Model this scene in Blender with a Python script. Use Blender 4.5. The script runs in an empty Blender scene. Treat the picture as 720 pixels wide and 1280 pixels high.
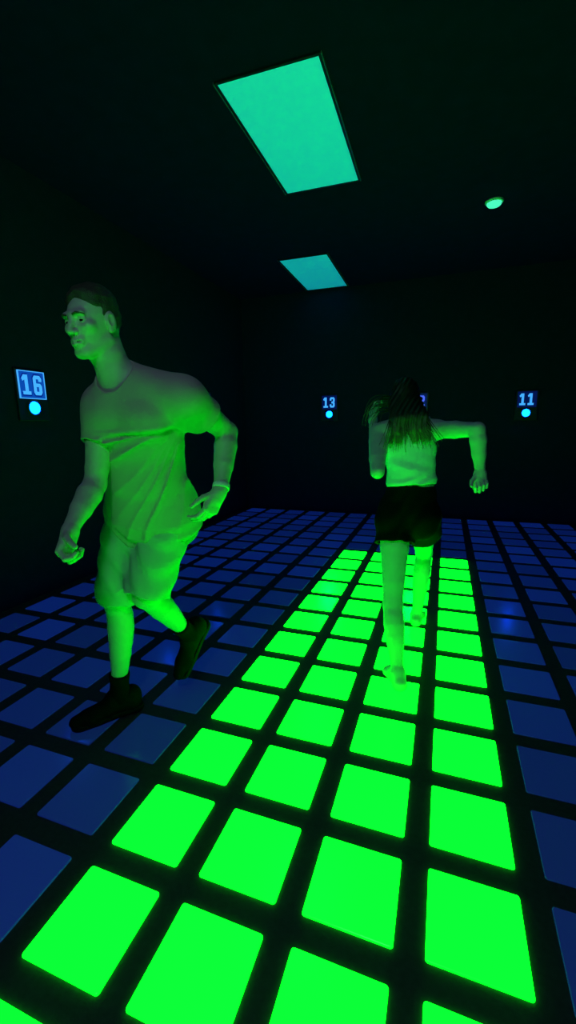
import bpy, bmesh, math, random
import numpy as np
from mathutils import Vector, Matrix

random.seed(7)
rng = np.random.RandomState(11)
scn = bpy.context.scene
COL = scn.collection
PI = math.pi
P = 0.33            # pitch of the floor grid in metres
CEIL = 3.245        # ceiling height
X0, X1 = -6.35 * P, 9.3 * P
Y0, Y1 = -5.5 * P, 18.25 * P
TOP = 0.006         # the tiles stand this far above the frame


# ------------------------------------------------------------------ materials
def new_mat(name):
    m = bpy.data.materials.new(name)
    m.use_nodes = True
    nt = m.node_tree
    return m, nt, nt.nodes['Principled BSDF']


def pmat(name, color, rough=0.6, metal=0.0, spec=0.5, noise=None, bump=None, emit=None, estr=0.0, sss=0.0):
    m, nt, b = new_mat(name)
    b.inputs['Base Color'].default_value = (*color, 1)
    b.inputs['Roughness'].default_value = rough
    b.inputs['Metallic'].default_value = metal
    b.inputs['Specular IOR Level'].default_value = spec
    tc = nt.nodes.new('ShaderNodeTexCoord')
    if noise:
        scale, amt = noise
        n = nt.nodes.new('ShaderNodeTexNoise')
        n.inputs['Scale'].default_value = scale
        n.inputs['Detail'].default_value = 4
        nt.links.new(tc.outputs['Object'], n.inputs['Vector'])
        mx = nt.nodes.new('ShaderNodeMix'); mx.data_type = 'RGBA'
        mx.inputs['A'].default_value = (*[c * (1 - amt) for c in color], 1)
        mx.inputs['B'].default_value = (*[min(1, c * (1 + amt)) for c in color], 1)
        nt.links.new(n.outputs['Fac'], mx.inputs['Factor'])
        nt.links.new(mx.outputs['Result'], b.inputs['Base Color'])
    if bump:
        scale, strength, dist = bump
        n = nt.nodes.new('ShaderNodeTexNoise')
        n.inputs['Scale'].default_value = scale
        n.inputs['Detail'].default_value = 3
        nt.links.new(tc.outputs['Object'], n.inputs['Vector'])
        bp = nt.nodes.new('ShaderNodeBump')
        bp.inputs['Strength'].default_value = strength
        bp.inputs['Distance'].default_value = dist
        nt.links.new(n.outputs['Fac'], bp.inputs['Height'])
        nt.links.new(bp.outputs['Normal'], b.inputs['Normal'])
    if emit:
        b.inputs['Emission Color'].default_value = (*emit, 1)
        b.inputs['Emission Strength'].default_value = estr
    if sss:
        b.inputs['Subsurface Weight'].default_value = sss
        b.inputs['Subsurface Radius'].default_value = (0.012, 0.006, 0.004)
        b.inputs['Subsurface Scale'].default_value = 0.5
    return m


def tile_mat(name, emit, strength, base, vary, rough=0.22):
    """translucent acrylic tile top with lamps under it; every tile's lamps differ a little"""
    m = pmat(name, base, rough=rough, emit=emit, estr=strength)
    nt = m.node_tree
    b = nt.nodes['Principled BSDF']
    oi = nt.nodes.new('ShaderNodeObjectInfo')
    mr = nt.nodes.new('ShaderNodeMapRange')
    mr.inputs['To Min'].default_value = strength * (1 - vary)
    mr.inputs['To Max'].default_value = strength * (1 + vary)
    nt.links.new(oi.outputs['Random'], mr.inputs['Value'])
    nt.links.new(mr.outputs['Result'], b.inputs['Emission Strength'])
    return m


M = {}
M['frame'] = pmat('black_floor_frame', (0.045, 0.047, 0.05), 0.6, spec=.25, noise=(60, .4), bump=(160, .25, .002))
M['paint'] = pmat('black_wall_paint', (0.010, 0.0115, 0.06), 0.8, spec=.1, noise=(14, .3), bump=(220, .2, .001))
M['ceil'] = pmat('black_ceiling_paint', (0.0045, 0.006, 0.07), 0.9, spec=.1, noise=(9, .35), bump=(180, .4, .002))
M['lit'] = tile_mat('green_lit_acrylic', (0.0002, 1.0, 0.0042), 8.0, (0.08, 0.08, 0.08), .04)
M['dim'] = tile_mat('blue_dim_acrylic', (0.012, 0.085, 1.0), 0.088, (0.14, 0.15, 0.17), .3, .16)
M['diffuser'] = pmat('white_lamp_diffuser', (0.86, 0.88, 0.86), 0.5, emit=(0.01, 0.62, 1.0), estr=0.28)  # teal emission put in to fill up the floor light these panels reflect
M['alu'] = pmat('black_aluminium_trim', (0.4, 0.4, 0.42), 0.35, metal=0.8)
M['white_plastic'] = pmat('white_plastic', (0.8, 0.82, 0.8), 0.35, noise=(40, .03))
M['fitting'] = pmat('white_cover_added_glow', (0.86, 0.88, 0.86), 0.5, emit=(0.08, 0.90, 0.60), estr=0.85)  # emission stands in for light reflected off the white cover
M['black_plastic'] = pmat('black_plastic', (0.01, 0.01, 0.012), 0.35)
M['skin'] = pmat('skin', (0.56, 0.47, 0.44), 0.5, noise=(30, .06), bump=(300, .1, .001))
M['skin_pale'] = pmat('pale_skin', (0.62, 0.58, 0.60), 0.5, noise=(30, .05), bump=(300, .1, .001))
M['tee'] = pmat('heather_jersey', (0.52, 0.33, 0.36), 0.85, noise=(420, .16), bump=(700, .35, .001))
M['shorts'] = pmat('pale_twill', (0.40, 0.42, 0.44), 0.85, noise=(260, .06), bump=(500, .3, .001))
M['sock'] = pmat('black_knit', (0.004, 0.004, 0.005), 0.95, spec=.05, bump=(400, .4, .001))
M['shoe'] = pmat('black_mesh_upper', (0.004, 0.004, 0.005), 0.8, spec=.08, bump=(350, .5, .001))
M['sole'] = pmat('dark_rubber', (0.006, 0.006, 0.007), 0.7, spec=.1, noise=(50, .2))
M['hair_m'] = pmat('short_brown_hair', (0.055, 0.04, 0.028), 0.6, noise=(90, .4), bump=(240, .8, .004))
M['brow'] = pmat('brown_brow_hair', (0.07, 0.05, 0.035), 0.7)
M['band'] = pmat('white_silicone', (0.85, 0.86, 0.85), 0.4)
M['tank'] = pmat('white_ribbed_cotton', (0.72, 0.86, 0.93), 0.85, noise=(200, .05), bump=(500, .3, .001))
M['blackshorts'] = pmat('black_nylon', (0.004, 0.0045, 0.005), 0.8, spec=.05, noise=(80, .2), bump=(120, .3, .002))
M['eye'] = None


def eye_mat():
    m, nt, b = new_mat('eyeball')
    tc = nt.nodes.new('ShaderNodeTexCoord')
    sp = nt.nodes.new('ShaderNodeSeparateXYZ')
    nt.links.new(tc.outputs['Object'], sp.inputs[0])
    cr = nt.nodes.new('ShaderNodeValToRGB')
    cr.color_ramp.interpolation = 'CONSTANT'
    e = cr.color_ramp.elements
    e[0].position = 0; e[0].color = (.38, .37, .36, 1)
    e[1].position = .5; e[1].color = (.12, .09, .05, 1)
    k = e.new(.8); k.color = (.004, .004, .004, 1)
    mr = nt.nodes.new('ShaderNodeMapRange')          # local z of the eye runs along its gaze
    mr.inputs['From Min'].default_value = .0084
    mr.inputs['From Max'].default_value = .0122
    nt.links.new(sp.outputs['Z'], mr.inputs['Value'])
    mr2 = nt.nodes.new('ShaderNodeMath'); mr2.operation = 'ADD'; mr2.inputs[1].default_value = .1
    nt.links.new(mr.outputs['Result'], mr2.inputs[0])
    nt.links.new(mr2.outputs[0], cr.inputs['Fac'])
    nt.links.new(cr.outputs['Color'], b.inputs['Base Color'])
    b.inputs['Roughness'].default_value = .1
    return m


M['eye'] = eye_mat()


def hair_mat():
    """long hair, dark brown at the roots and bleached towards the tips"""
    m, nt, b = new_mat('long_ombre_hair')
    at = nt.nodes.new('ShaderNodeAttribute'); at.attribute_name = 'tip'
    n = nt.nodes.new('ShaderNodeTexNoise'); n.inputs['Scale'].default_value = 45
    tc = nt.nodes.new('ShaderNodeTexCoord')
    nt.links.new(tc.outputs['Object'], n.inputs['Vector'])
    ad = nt.nodes.new('ShaderNodeMath'); ad.operation = 'MULTIPLY_ADD'
    ad.inputs[1].default_value = .5; ad.inputs[2].default_value = -.25
    nt.links.new(n.outputs['Fac'], ad.inputs[0])
    a2 = nt.nodes.new('ShaderNodeMath'); a2.operation = 'ADD'
    nt.links.new(at.outputs['Fac'], a2.inputs[0]); nt.links.new(ad.outputs[0], a2.inputs[1])
    cr = nt.nodes.new('ShaderNodeValToRGB')
    e = cr.color_ramp.elements
    e[0].position = .3; e[0].color = (.012, .008, .005, 1)
    e[1].position = 1.0; e[1].color = (.22, .15, .085, 1)
    nt.links.new(a2.outputs[0], cr.inputs['Fac'])
    nt.links.new(cr.outputs['Color'], b.inputs['Base Color'])
    b.inputs['Roughness'].default_value = .5
    return m


M['hair_w'] = hair_mat()
M['sign_off'] = pmat('blue_glow_backing', (0.01, 0.01, 0.02), 0.4, emit=(0.0, 0.02, 1.0), estr=0.07)
M['sign_near'] = pmat('bright_blue_backing', (0.01, 0.01, 0.02), 0.4, emit=(0.006, 0.15, 1.0), estr=0.42)
M['digit'] = pmat('pale_blue_led_digit', (0.1, 0.1, 0.1), 0.4, emit=(0.055, 0.40, 1.0), estr=1.05)
M['digit_deep'] = pmat('deep_blue_led_digit', (0.1, 0.1, 0.1), 0.4, emit=(0.07, 0.12, 1.0), estr=0.9)
M['button'] = pmat('cyan_lit_button', (0.1, 0.1, 0.1), 0.25, emit=(0.0005, 0.05, 1.0), estr=30)
M['groove'] = pmat('deep_blue_groove', (0.01, 0.01, 0.02), 0.4, emit=(0.0, 0.02, 1.0), estr=0.22)


# ------------------------------------------------------------------ object helpers
def tag(o, label=None, cat=None, group=None, kind=None):
    if label: o['label'] = label
    if cat: o['category'] = cat
    if group: o['group'] = group
    if kind: o['kind'] = kind
    return o


def link(name, me, mat, parent=None):
    o = bpy.data.objects.new(name, me)
    if mat is not None and not me.materials:
        me.materials.append(mat)
    COL.objects.link(o)
    if parent is not None:
        o.parent = parent
    return o


def empty(name, loc, rot=(0, 0, 0)):
    o = bpy.data.objects.new(name, None)
    o.empty_display_size = .1
    o.location = loc
    o.rotation_euler = rot
    COL.objects.link(o)
    return o


def bm_mesh(name, bm, smooth=False):
    bmesh.ops.recalc_face_normals(bm, faces=bm.faces)
    me = bpy.data.meshes.new(name)
    bm.to_mesh(me); bm.free()
    if smooth:
        for p in me.polygons: p.use_smooth = True
    return me


def add_box(bm, lo, hi, bevel=0.0, seg=2):
    r = bmesh.ops.create_cube(bm, size=1.0)
    vs = r['verts']
    for v in vs:
        v.co = Vector([lo[i] + (v.co[i] + .5) * (hi[i] - lo[i]) for i in range(3)])
    if bevel:
        es = list({e for v in vs for e in v.link_edges})
        bmesh.ops.bevel(bm, geom=es, offset=bevel, segments=seg, affect='EDGES', profile=.5)


def add_lathe(bm, prof, n=40, axis='Z', cap=True):
    rings = []
    for r, z in prof:
        ring = []
        for k in range(n):
            a = 2 * PI * k / n
            c = (r * math.cos(a), r * math.sin(a), z) if axis == 'Z' else (r * math.cos(a), z, r * math.sin(a))
            ring.append(bm.verts.new(c))
        rings.append(ring)
    for a, b in zip(rings, rings[1:]):
        for k in range(n):
            bm.faces.new((a[k], a[(k + 1) % n], b[(k + 1) % n], b[k]))
    if cap:
        bm.faces.new(rings[0]); bm.faces.new(rings[-1])


def rounded_slab(lo, hi, z0, z1, r, bev):
    bm = bmesh.new()
    def loop(inset, z):
        out = []
        for cx, cy, a0 in ((hi[0] - r, hi[1] - r, 0), (lo[0] + r, hi[1] - r, 90), (lo[0] + r, lo[1] + r, 180), (hi[0] - r, lo[1] + r, 270)):
            for k in range(5):
                a = math.radians(a0 + 22.5 * k)
                out.append(bm.verts.new((cx + (r - inset) * math.cos(a), cy + (r - inset) * math.sin(a), z)))
        return out
    L = [loop(0, z0), loop(0, z1 - bev), loop(bev * .35, z1 - bev * .35), loop(bev, z1)]
    for a, b in zip(L, L[1:]):
        for k in range(20):
            bm.faces.new((a[k], a[(k + 1) % 20], b[(k + 1) % 20], b[k]))
    bm.faces.new(L[0]); bm.faces.new(L[-1])
    return bm


# ------------------------------------------------------------------ implicit surfaces
V = lambda *a: np.array(a, float)


def unit(v):
    v = np.array(v, float)
    return v / np.linalg.norm(v)


class Frame:
    """axes of a body segment: x to the person's left, y forward, z up"""
    def __init__(s, o, up, fwd):
        s.o = np.array(o, float)
        s.z = unit(up)
        f = np.array(fwd, float)
        s.y = unit(f - s.z * (f @ s.z))
        s.x = np.cross(s.z, s.y)      # left of the person
        s.x = -np.cross(s.y, s.z)
    def __call__(s, x, y, z):
        return s.o + s.x * x + s.y * y + s.z * z
    def d(s, x, y, z):
        return s.x * x + s.y * y + s.z * z


class Field:
    def __init__(s, lo, hi, h):
        s.lo = np.array(lo, float); s.h = h
        s.n = np.ceil((np.array(hi) - s.lo) / h).astype(int) + 1
        s.F = np.full(s.n, .08, np.float32)

    def box(s, lo, hi, m):
        a = np.maximum(((np.array(lo) - m - s.lo) / s.h).astype(int), 0)
        b = np.minimum(((np.array(hi) + m - s.lo) / s.h).astype(int) + 2, s.n)
        sl = tuple(slice(i, max(i, j)) for i, j in zip(a, b))
        g = [(s.lo[k] + np.arange(a[k], max(a[k], b[k])) * s.h).astype(np.float32) for k in range(3)]
        return sl, g[0][:, None, None], g[1][None, :, None], g[2][None, None, :]

    def put(s, sl, d, k, op):
        A = s.F[sl]
        if A.size == 0: return
        if op == '+':
            if k > 0:
                h = np.clip(.5 + .5 * (A - d) / k, 0, 1)
                s.F[sl] = A + (d - A) * h - k * h * (1 - h)
            else:
                s.F[sl] = np.minimum(A, d)
        elif op == '-':
            d = -d
            if k > 0:
                h = np.clip(.5 - .5 * (A - d) / k, 0, 1)
                s.F[sl] = A + (d - A) * h + k * h * (1 - h)
            else:
                s.F[sl] = np.maximum(A, d)

    def cap(s, a, b, ra, rb=None, k=.02, op='+'):
        rb = ra if rb is None else rb
        a = np.array(a, float); b = np.array(b, float)
        R = max(ra, rb)
        sl, X, Y, Z = s.box(np.minimum(a, b) - R, np.maximum(a, b) + R, max(.03, k))
        ba = b - a; bb = max(ba @ ba, 1e-9)
        px, py, pz = X - a[0], Y - a[1], Z - a[2]
        h = np.clip((px * ba[0] + py * ba[1] + pz * ba[2]) / bb, 0, 1)
        d = np.sqrt((px - ba[0] * h) ** 2 + (py - ba[1] * h) ** 2 + (pz - ba[2] * h) ** 2) - (ra + (rb - ra) * h)
        s.put(sl, d.astype(np.float32), k, op)

    def chain(s, pts, k=.02, op='+'):
        """one tapering limb through several stations"""
        P_ = [(np.array(p, float), r) for p, r in pts]
        R = max(r for _, r in P_)
        co = np.array([p for p, _ in P_])
        sl, X, Y, Z = s.box(co.min(0) - R, co.max(0) + R, max(.03, k))
        d = None
        for (a, ra), (b, rb) in zip(P_, P_[1:]):
            ba = b - a; bb = max(ba @ ba, 1e-9)
            px, py, pz = X - a[0], Y - a[1], Z - a[2]
            h = np.clip((px * ba[0] + py * ba[1] + pz * ba[2]) / bb, 0, 1)
            e = np.sqrt((px - ba[0] * h) ** 2 + (py - ba[1] * h) ** 2 + (pz - ba[2] * h) ** 2) - (ra + (rb - ra) * h)
            if d is None: d = e
            else:
                t = np.clip(.5 + .5 * (d - e) / .006, 0, 1)
                d = d + (e - d) * t - .006 * t * (1 - t)
        s.put(sl, d.astype(np.float32), k, op)

    def ell(s, c, r, fr=None, k=.03, op='+'):
        c = np.array(c, float); R = max(r)
        sl, X, Y, Z = s.box(c - R, c + R, max(.03, k))
        px, py, pz = X - c[0], Y - c[1], Z - c[2]
        if fr is None: ax = np.eye(3)
        else: ax = (fr.x, fr.y, fr.z)
        q = [px * a[0] + py * a[1] + pz * a[2] for a in ax]
        k0 = np.sqrt(sum((q[i] / r[i]) ** 2 for i in range(3)))
        k1 = np.sqrt(sum((q[i] / r[i] ** 2) ** 2 for i in range(3)))
        d = k0 * (k0 - 1) / np.maximum(k1, 1e-6)
        s.put(sl, d.astype(np.float32), k, op)

    def rbox(s, c, half, rad, fr, k=.01, op='+'):
        c = np.array(c, float); R = np.linalg.norm(half) + rad
        sl, X, Y, Z = s.box(c - R, c + R, max(.03, k))
        px, py, pz = X - c[0], Y - c[1], Z - c[2]
        q = [np.abs(px * a[0] + py * a[1] + pz * a[2]) - h for a, h in zip((fr.x, fr.y, fr.z), half)]
        d = np.sqrt(sum(np.maximum(t, 0) ** 2 for t in q)) + np.minimum(np.maximum(np.maximum(q[0], q[1]), q[2]), 0) - rad
        s.put(sl, d.astype(np.float32), k, op)

    def merge(s, other, k=.01, op='+'):
        s.put((slice(None),) * 3, other.F, k, op)

    def grid(s):
        g = [(s.lo[k] + np.arange(s.n[k]) * s.h).astype(np.float32) for k in range(3)]
        return g[0][:, None, None], g[1][None, :, None], g[2][None, None, :]

    def plane(s, p, n, k=0.0):
        """keep the side that n points away from"""
        X, Y, Z = s.grid(); n = unit(n)
        d = (X - p[0]) * n[0] + (Y - p[1]) * n[1] + (Z - p[2]) * n[2]
        s.put((slice(None),) * 3, (-d).astype(np.float32), k, '-')

    def shell(s, p, n, depth, thick):
        """hollow the garment out from its opening at p (opening faces n)"""
        X, Y, Z = s.grid(); n = unit(n)
        d = -((X - p[0]) * n[0] + (Y - p[1]) * n[1] + (Z - p[2]) * n[2]) - depth
        return np.maximum(d, 0)

    def arrays(s, smooth_it=2, only_big=True):
        F = s.F
        F[0] = F[-1] = .05; F[:, 0] = F[:, -1] = .05; F[:, :, 0] = F[:, :, -1] = .05
        S = F < 0
        c = np.zeros(np.array(F.shape) - 1, np.int8)
        for i in (0, 1):
            for j in (0, 1):
                for k in (0, 1):
                    c += S[i:i + c.shape[0], j:j + c.shape[1], k:k + c.shape[2]]
        act = (c > 0) & (c < 8)
        I = np.argwhere(act)
        idx = np.full(act.shape, -1, np.int32)
        idx[act] = np.arange(len(I))
        acc = np.zeros((len(I), 3)); cnt = np.zeros(len(I))
        corners = [(i, j, k) for i in (0, 1) for j in (0, 1) for k in (0, 1)]
        val = {q: F[I[:, 0] + q[0], I[:, 1] + q[1], I[:, 2] + q[2]] for q in corners}
        for q in corners:
            for ax in range(3):
                if q[ax] == 0:
                    q2 = tuple(1 if t == ax else q[t] for t in range(3))
                    a, b = val[q], val[q2]
                    m = (a < 0) != (b < 0)
                    t = np.where(m, a / np.where(m, a - b, 1), 0)
                    pos = np.array(q, float)[None, :].repeat(len(I), 0)
                    pos[:, ax] += t
                    acc[m] += pos[m]; cnt[m] += 1
        v = s.lo + (I + acc / cnt[:, None]) * s.h
        quads = []
        for ax in range(3):
            u, w = (ax + 1) % 3, (ax + 2) % 3
            a = [slice(1, -1)] * 3; b = [slice(1, -1)] * 3
            a[ax] = slice(0, -1); b[ax] = slice(1, None)
            A, B = S[tuple(a)], S[tuple(b)]
            e = np.argwhere(A != B)
            off = np.ones(3, int); off[ax] = 0
            e = e + off
            ins = S[e[:, 0], e[:, 1], e[:, 2]]
            def cell(du, dw):
                q = e.copy(); q[:, u] += du; q[:, w] += dw
                return idx[q[:, 0], q[:, 1], q[:, 2]]
            Q = np.stack([cell(-1, -1), cell(0, -1), cell(0, 0), cell(-1, 0)], 1)
            Q[~ins] = Q[~ins][:, ::-1]
            quads.append(Q)
        Q = np.concatenate(quads)
        # smooth
        ed = np.concatenate([Q[:, [0, 1]], Q[:, [1, 2]], Q[:, [2, 3]], Q[:, [3, 0]]])
        for lam in [.5, -.52] * smooth_it:
            sm = np.zeros_like(v); n = np.zeros(len(v))
            for a, b in ((0, 1), (1, 0)):
                for t in range(3):
                    sm[:, t] += np.bincount(ed[:, a], v[ed[:, b], t], len(v))
                n += np.bincount(ed[:, a], minlength=len(v))
            v = v + lam * (sm / np.maximum(n, 1)[:, None] - v)
        if only_big:                       # drop stray specks
            lab = np.arange(len(v))
            for _ in range(400):
                old = lab.copy()
                mn = lab[Q].min(1)
                for t in range(4):
                    np.minimum.at(lab, Q[:, t], mn)
                lab = lab[lab]
                if (old == lab).all(): break
            u_, n_ = np.unique(lab, return_counts=True)
            keepv = np.isin(lab, u_[n_ > 40])
            keep = keepv[Q].all(1)
            Q = Q[keep]
            remap = np.cumsum(keepv) - 1
            v = v[keepv]; Q = remap[Q]
        return v, Q

    def mesh(s, name, smooth_it=2):
        return quads_mesh(name, *s.arrays(smooth_it))


def quads_mesh(name, v, Q):
    me = bpy.data.meshes.new(name)
    me.vertices.add(len(v)); me.vertices.foreach_set('co', v.astype(np.float32).ravel())
    me.loops.add(Q.size); me.loops.foreach_set('vertex_index', Q.astype(np.int32).ravel())
    me.polygons.add(len(Q))
    me.polygons.foreach_set('loop_start', np.arange(0, Q.size, 4, dtype=np.int32))
    me.polygons.foreach_set('loop_total', np.full(len(Q), 4, np.int32))
    me.polygons.foreach_set('use_smooth', np.ones(len(Q), bool))
    me.update(calc_edges=True); me.validate()
    return me


def drop(v, Q, keep):
    """only the quads marked keep, and their vertices"""
    Q = Q[keep]
    used = np.zeros(len(v), bool); used[Q.ravel()] = True
    return v[used], (np.cumsum(used) - 1)[Q]


def body_mesh(name, lo, hi, h, sculpt, fine):
    """one skin, meshed finer in the boxes round the head and the hands"""
    f = Field(lo, hi, h); sculpt(f)
    v, Q = f.arrays(2)
    parts = []
    for c, r, hf in fine:
        c = np.array(c, float)
        g = Field(c - r, c + r, hf); sculpt(g)
        vf, Qf = g.arrays(2, False)
        inside = (np.abs(vf - c) < r - 3 * hf).all(1)
        parts.append(drop(vf, Qf, inside[Qf].all(1)))
        gone = (np.abs(v - c) < r - 3 * hf - .6 * h).all(1)
        v, Q = drop(v, Q, ~gone[Q].all(1))
    n = len(v); V_, Q_ = [v], [Q]
    for vf, Qf in parts:
        V_.append(vf); Q_.append(Qf + n); n += len(vf)
    return quads_mesh(name, np.concatenate(V_), np.concatenate(Q_))


def local(me, root):
    """meshes are built in place; bring them into the root's own space"""
    me.transform(Matrix.Translation(-Vector(root.location)))
    return me


# ------------------------------------------------------------------ anatomy
def hand(f, wrist, D, N, S, curls, thumb, L=.19, rad=1.0, k0=.006, spread=1.0):
    """five fingers of unequal length closing towards the palm side N; S points to the thumb"""
    D = unit(D); N = np.array(N, float); N = unit(N - D * (N @ D)); S0 = np.array(S, float)
    c = np.cross(D, N); S = c if c @ S0 > 0 else -c
    wrist = np.array(wrist, float)
    q = L / .19
    sub = Field(f.lo, f.lo + (f.n - 1) * f.h, f.h)
    sub.n = f.n; sub.F = np.full(f.n, .08, np.float32)
    lens = ((.043, .026, .021), (.047, .030, .022), (.043, .028, .021), (.033, .021, .018))
    offs = (.027, .009, -.009, -.026)
    kn = (.088, .092, .087, .078)
    rads = (.0092, .0095, .009, .008)
    for i in range(4):
        base = wrist + D * kn[i] * q + S * offs[i] * q * spread
        root = wrist + D * .012 * q + S * offs[i] * .62 * q
        sub.cap(root, base, .0135 * q * rad, .0118 * q * rad, .012)
        sub.cap(root + N * .006, base - D * .02 * q + N * .007, .0125 * q * rad, .011 * q * rad, .012)
    sub.cap(wrist, wrist + D * .03 * q, .026 * q * rad, .02 * q * rad, .02)
    for i in range(4):
        p = wrist + D * kn[i] * q + S * offs[i] * q * spread
        a = 0.0
        fan = (offs[i] / .027) * .05 * spread
        for j in range(3):
            a += math.radians(curls[i][j])
            dirv = unit(D * math.cos(a) + N * math.sin(a) + S * fan)
            e = p + dirv * lens[i][j] * q
            r0 = rads[i] * q * rad * (1, .93, .86)[j]; r1 = rads[i] * q * rad * (.93, .86, .74)[j]
            sub.cap(p, e, r0, r1, .0022 if j else .004)
            p = e
    t0 = wrist + D * .022 * q + S * .022 * q + N * .006 * q
    (a1, b1), (a2, b2), (a3, b3) = thumb          # how far each bone leans to the fingers / across the palm
    p = t0; r = .0135
    for (aa, bb), ln in (((a1, b1), .042), ((a2, b2), .032), ((a3, b3), .026)):
        aa, bb = math.radians(aa), math.radians(bb)
        dv = unit(D * math.sin(aa) * math.cos(bb) + S * math.cos(aa) * math.cos(bb) + N * math.sin(bb))
        e = p + dv * ln * q
        sub.cap(p, e, r * q * rad, r * .82 * q * rad, .006 if r > .013 else .002)
        p = e; r *= .84
    f.merge(sub, k0)


def foot(f, ankle, fwd, ground, L=.245, bare=True, k=.02):
    fwd = unit((fwd[0], fwd[1], 0)); side = np.array((-fwd[1], fwd[0], 0))
    a = np.array(ankle, float)
    g = lambda x, y, z: np.array((a[0], a[1], ground)) + fwd * x * L + side * y * L + np.array((0, 0, z * L))
    f.cap(g(-.14, 0, .125), a, .030, .036, k)
    f.ell(g(-.16, 0, .14), (.033, .036, .034), None, .02)
    f.chain([(a, .034), (g(.18, 0, .2), .034), (g(.42, 0, .115), .028)], .02)
    f.cap(g(-.1, .0, .11), g(.42, -.07, .085), .027, .0205, .02)
    f.cap(g(-.1, .0, .1), g(.4, .08, .09), .024, .022, .02)
    f.cap(g(.42, -.1, .085), g(.42, .1, .09), .02, .022, .02)
    return g


def head(f, fr, s, neck, female=False):
    jw, br, ns = (.045, .0075, .82) if female else (.052, .0115, 1.0)
    c = lambda x, y, z: fr(x * s, y * s, z * s)
    f.ell(c(0, -.015, .030), (.074 * s, .093 * s, .088 * s), fr, .02)
    f.ell(c(0, .032, -.025), (.058 * s, .062 * s, .086 * s), fr, .03)
    f.ell(c(0, .074, -.094), (.022 * s, .017 * s, .017 * s), fr, .03)
    for m in (-1, 1):
        f.cap(c(jw * m, .002, -.058), c(.018 * m, .07, -.096), .016 * s, .014 * s, .02)
        f.ell(c(.041 * m, .066, -.014), (.019 * s, .016 * s, .015 * s), fr, .02)
    f.cap(c(-.034, .082, .026), c(.034, .082, .026), br * s, k=.014)
    for m in (-1, 1):
        f.ell(c(.033 * m, .100, .005), (.019 * s, .017 * s, .0135 * s), fr, .012, '-')
    for m in (-1, 1):
        f.ell(c(.031 * m, .0735, .006), (.0140 * s, .0140 * s, .0125 * s), fr, .003)      # closed lids ...
        f.ell(c(.0315 * m, .0865, .0045), (.0118 * s, .0075 * s, .0030 * s), fr, .0015, '-')  # ... and the slit between them
        f.cap(c(.018 * m, .083, .012), c(.044 * m, .077, .0105), .0034 * s, .003 * s, .003)
    f.chain([(c(0, .088, .024), .0075 * s * ns), (c(0, .094 + .007 * ns, -.006), .0085 * s * ns), (c(0, .099 + .012 * ns, -.028), .0105 * s * ns)], .012)
    for m in (-1, 1):
        f.ell(c(.0125 * m, .099, -.031), (.008 * s, .010 * s, .007 * s), fr, .006)
    f.ell(c(0, .09, -.06), (.026 * s, .012 * s, .018 * s), fr, .015)
    for m in (-1, 1):
        f.cap(c(0, .100, -.0555), c(.022 * m, .088, -.0585), .0052 * s, .0032 * s, .004)
        f.cap(c(0, .0995, -.0665), c(.020 * m, .088, -.0615), .0064 * s, .0034 * s, .004)
    f.cap(c(-.022, .0965, -.0605), c(.022, .0965, -.0605), .0028 * s, k=.004, op='-')
    for m in (-1, 1):
        f.ell(c(.076 * m, -.006, .0), (.011 * s, .021 * s, .033 * s), fr, .008)
        f.ell(c(.088 * m, .002, .004), (.009 * s, .012 * s, .020 * s), fr, .004, '-')
        f.ell(c(.0765 * m, .002, -.029), (.007 * s, .009 * s, .009 * s), fr, .006)


def limb_leg(f, hip, knee, ank, front, s=1.0, w=1.0):
    """front: the way the knee cap points"""
    hip, knee, ank = (np.array(t, float) for t in (hip, knee, ank))
    fr = unit(front)
    lerp = lambda a, b, t: a + (b - a) * t
    f.chain([(hip, .088 * w), (lerp(hip, knee, .35) + fr * .008, .081 * w), (lerp(hip, knee, .75), .062 * w), (knee, .053 * w)], .02)
    f.ell(knee + fr * .022, (.030, .030, .034), None, .03)
    sh = ank - knee
    f.chain([(knee, .052 * w), (lerp(knee, ank, .28) - fr * .012, .056 * w), (lerp(knee, ank, .55) - fr * .008, .047 * w),
             (lerp(knee, ank, .82), .034 * w), (ank, .035 * w)], .02)
    f.cap(lerp(knee, ank, .15) - fr * .026, lerp(knee, ank, .42) - fr * .026, .036 * w, .030 * w, .03)


def limb_arm(f, sh, el, wr, s=1.0, out=None):
    sh, el, wr = (np.array(t, float) for t in (sh, el, wr))
    lerp = lambda a, b, t: a + (b - a) * t
    f.chain([(sh, .052 * s), (lerp(sh, el, .45), .050 * s), (lerp(sh, el, .8), .041 * s), (el, .038 * s)], .015)
    f.chain([(el, .038 * s), (lerp(el, wr, .25), .044 * s), (lerp(el, wr, .6), .037 * s), (lerp(el, wr, .9), .027 * s), (wr, .026 * s)], .015)


def make_eye(parent, root, c, fr, gaze, r):
    bm = bmesh.new()
    bmesh.ops.create_uvsphere(bm, u_segments=24, v_segments=16, radius=r)
    me = bm_mesh('eye', bm, True)
    o = link('eye', me, M['eye'], parent)
    o.rotation_euler = Vector(gaze).to_track_quat('Z', 'Y').to_euler()
    o.location = Vector(c) - Vector(root.location)
    return o


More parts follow.
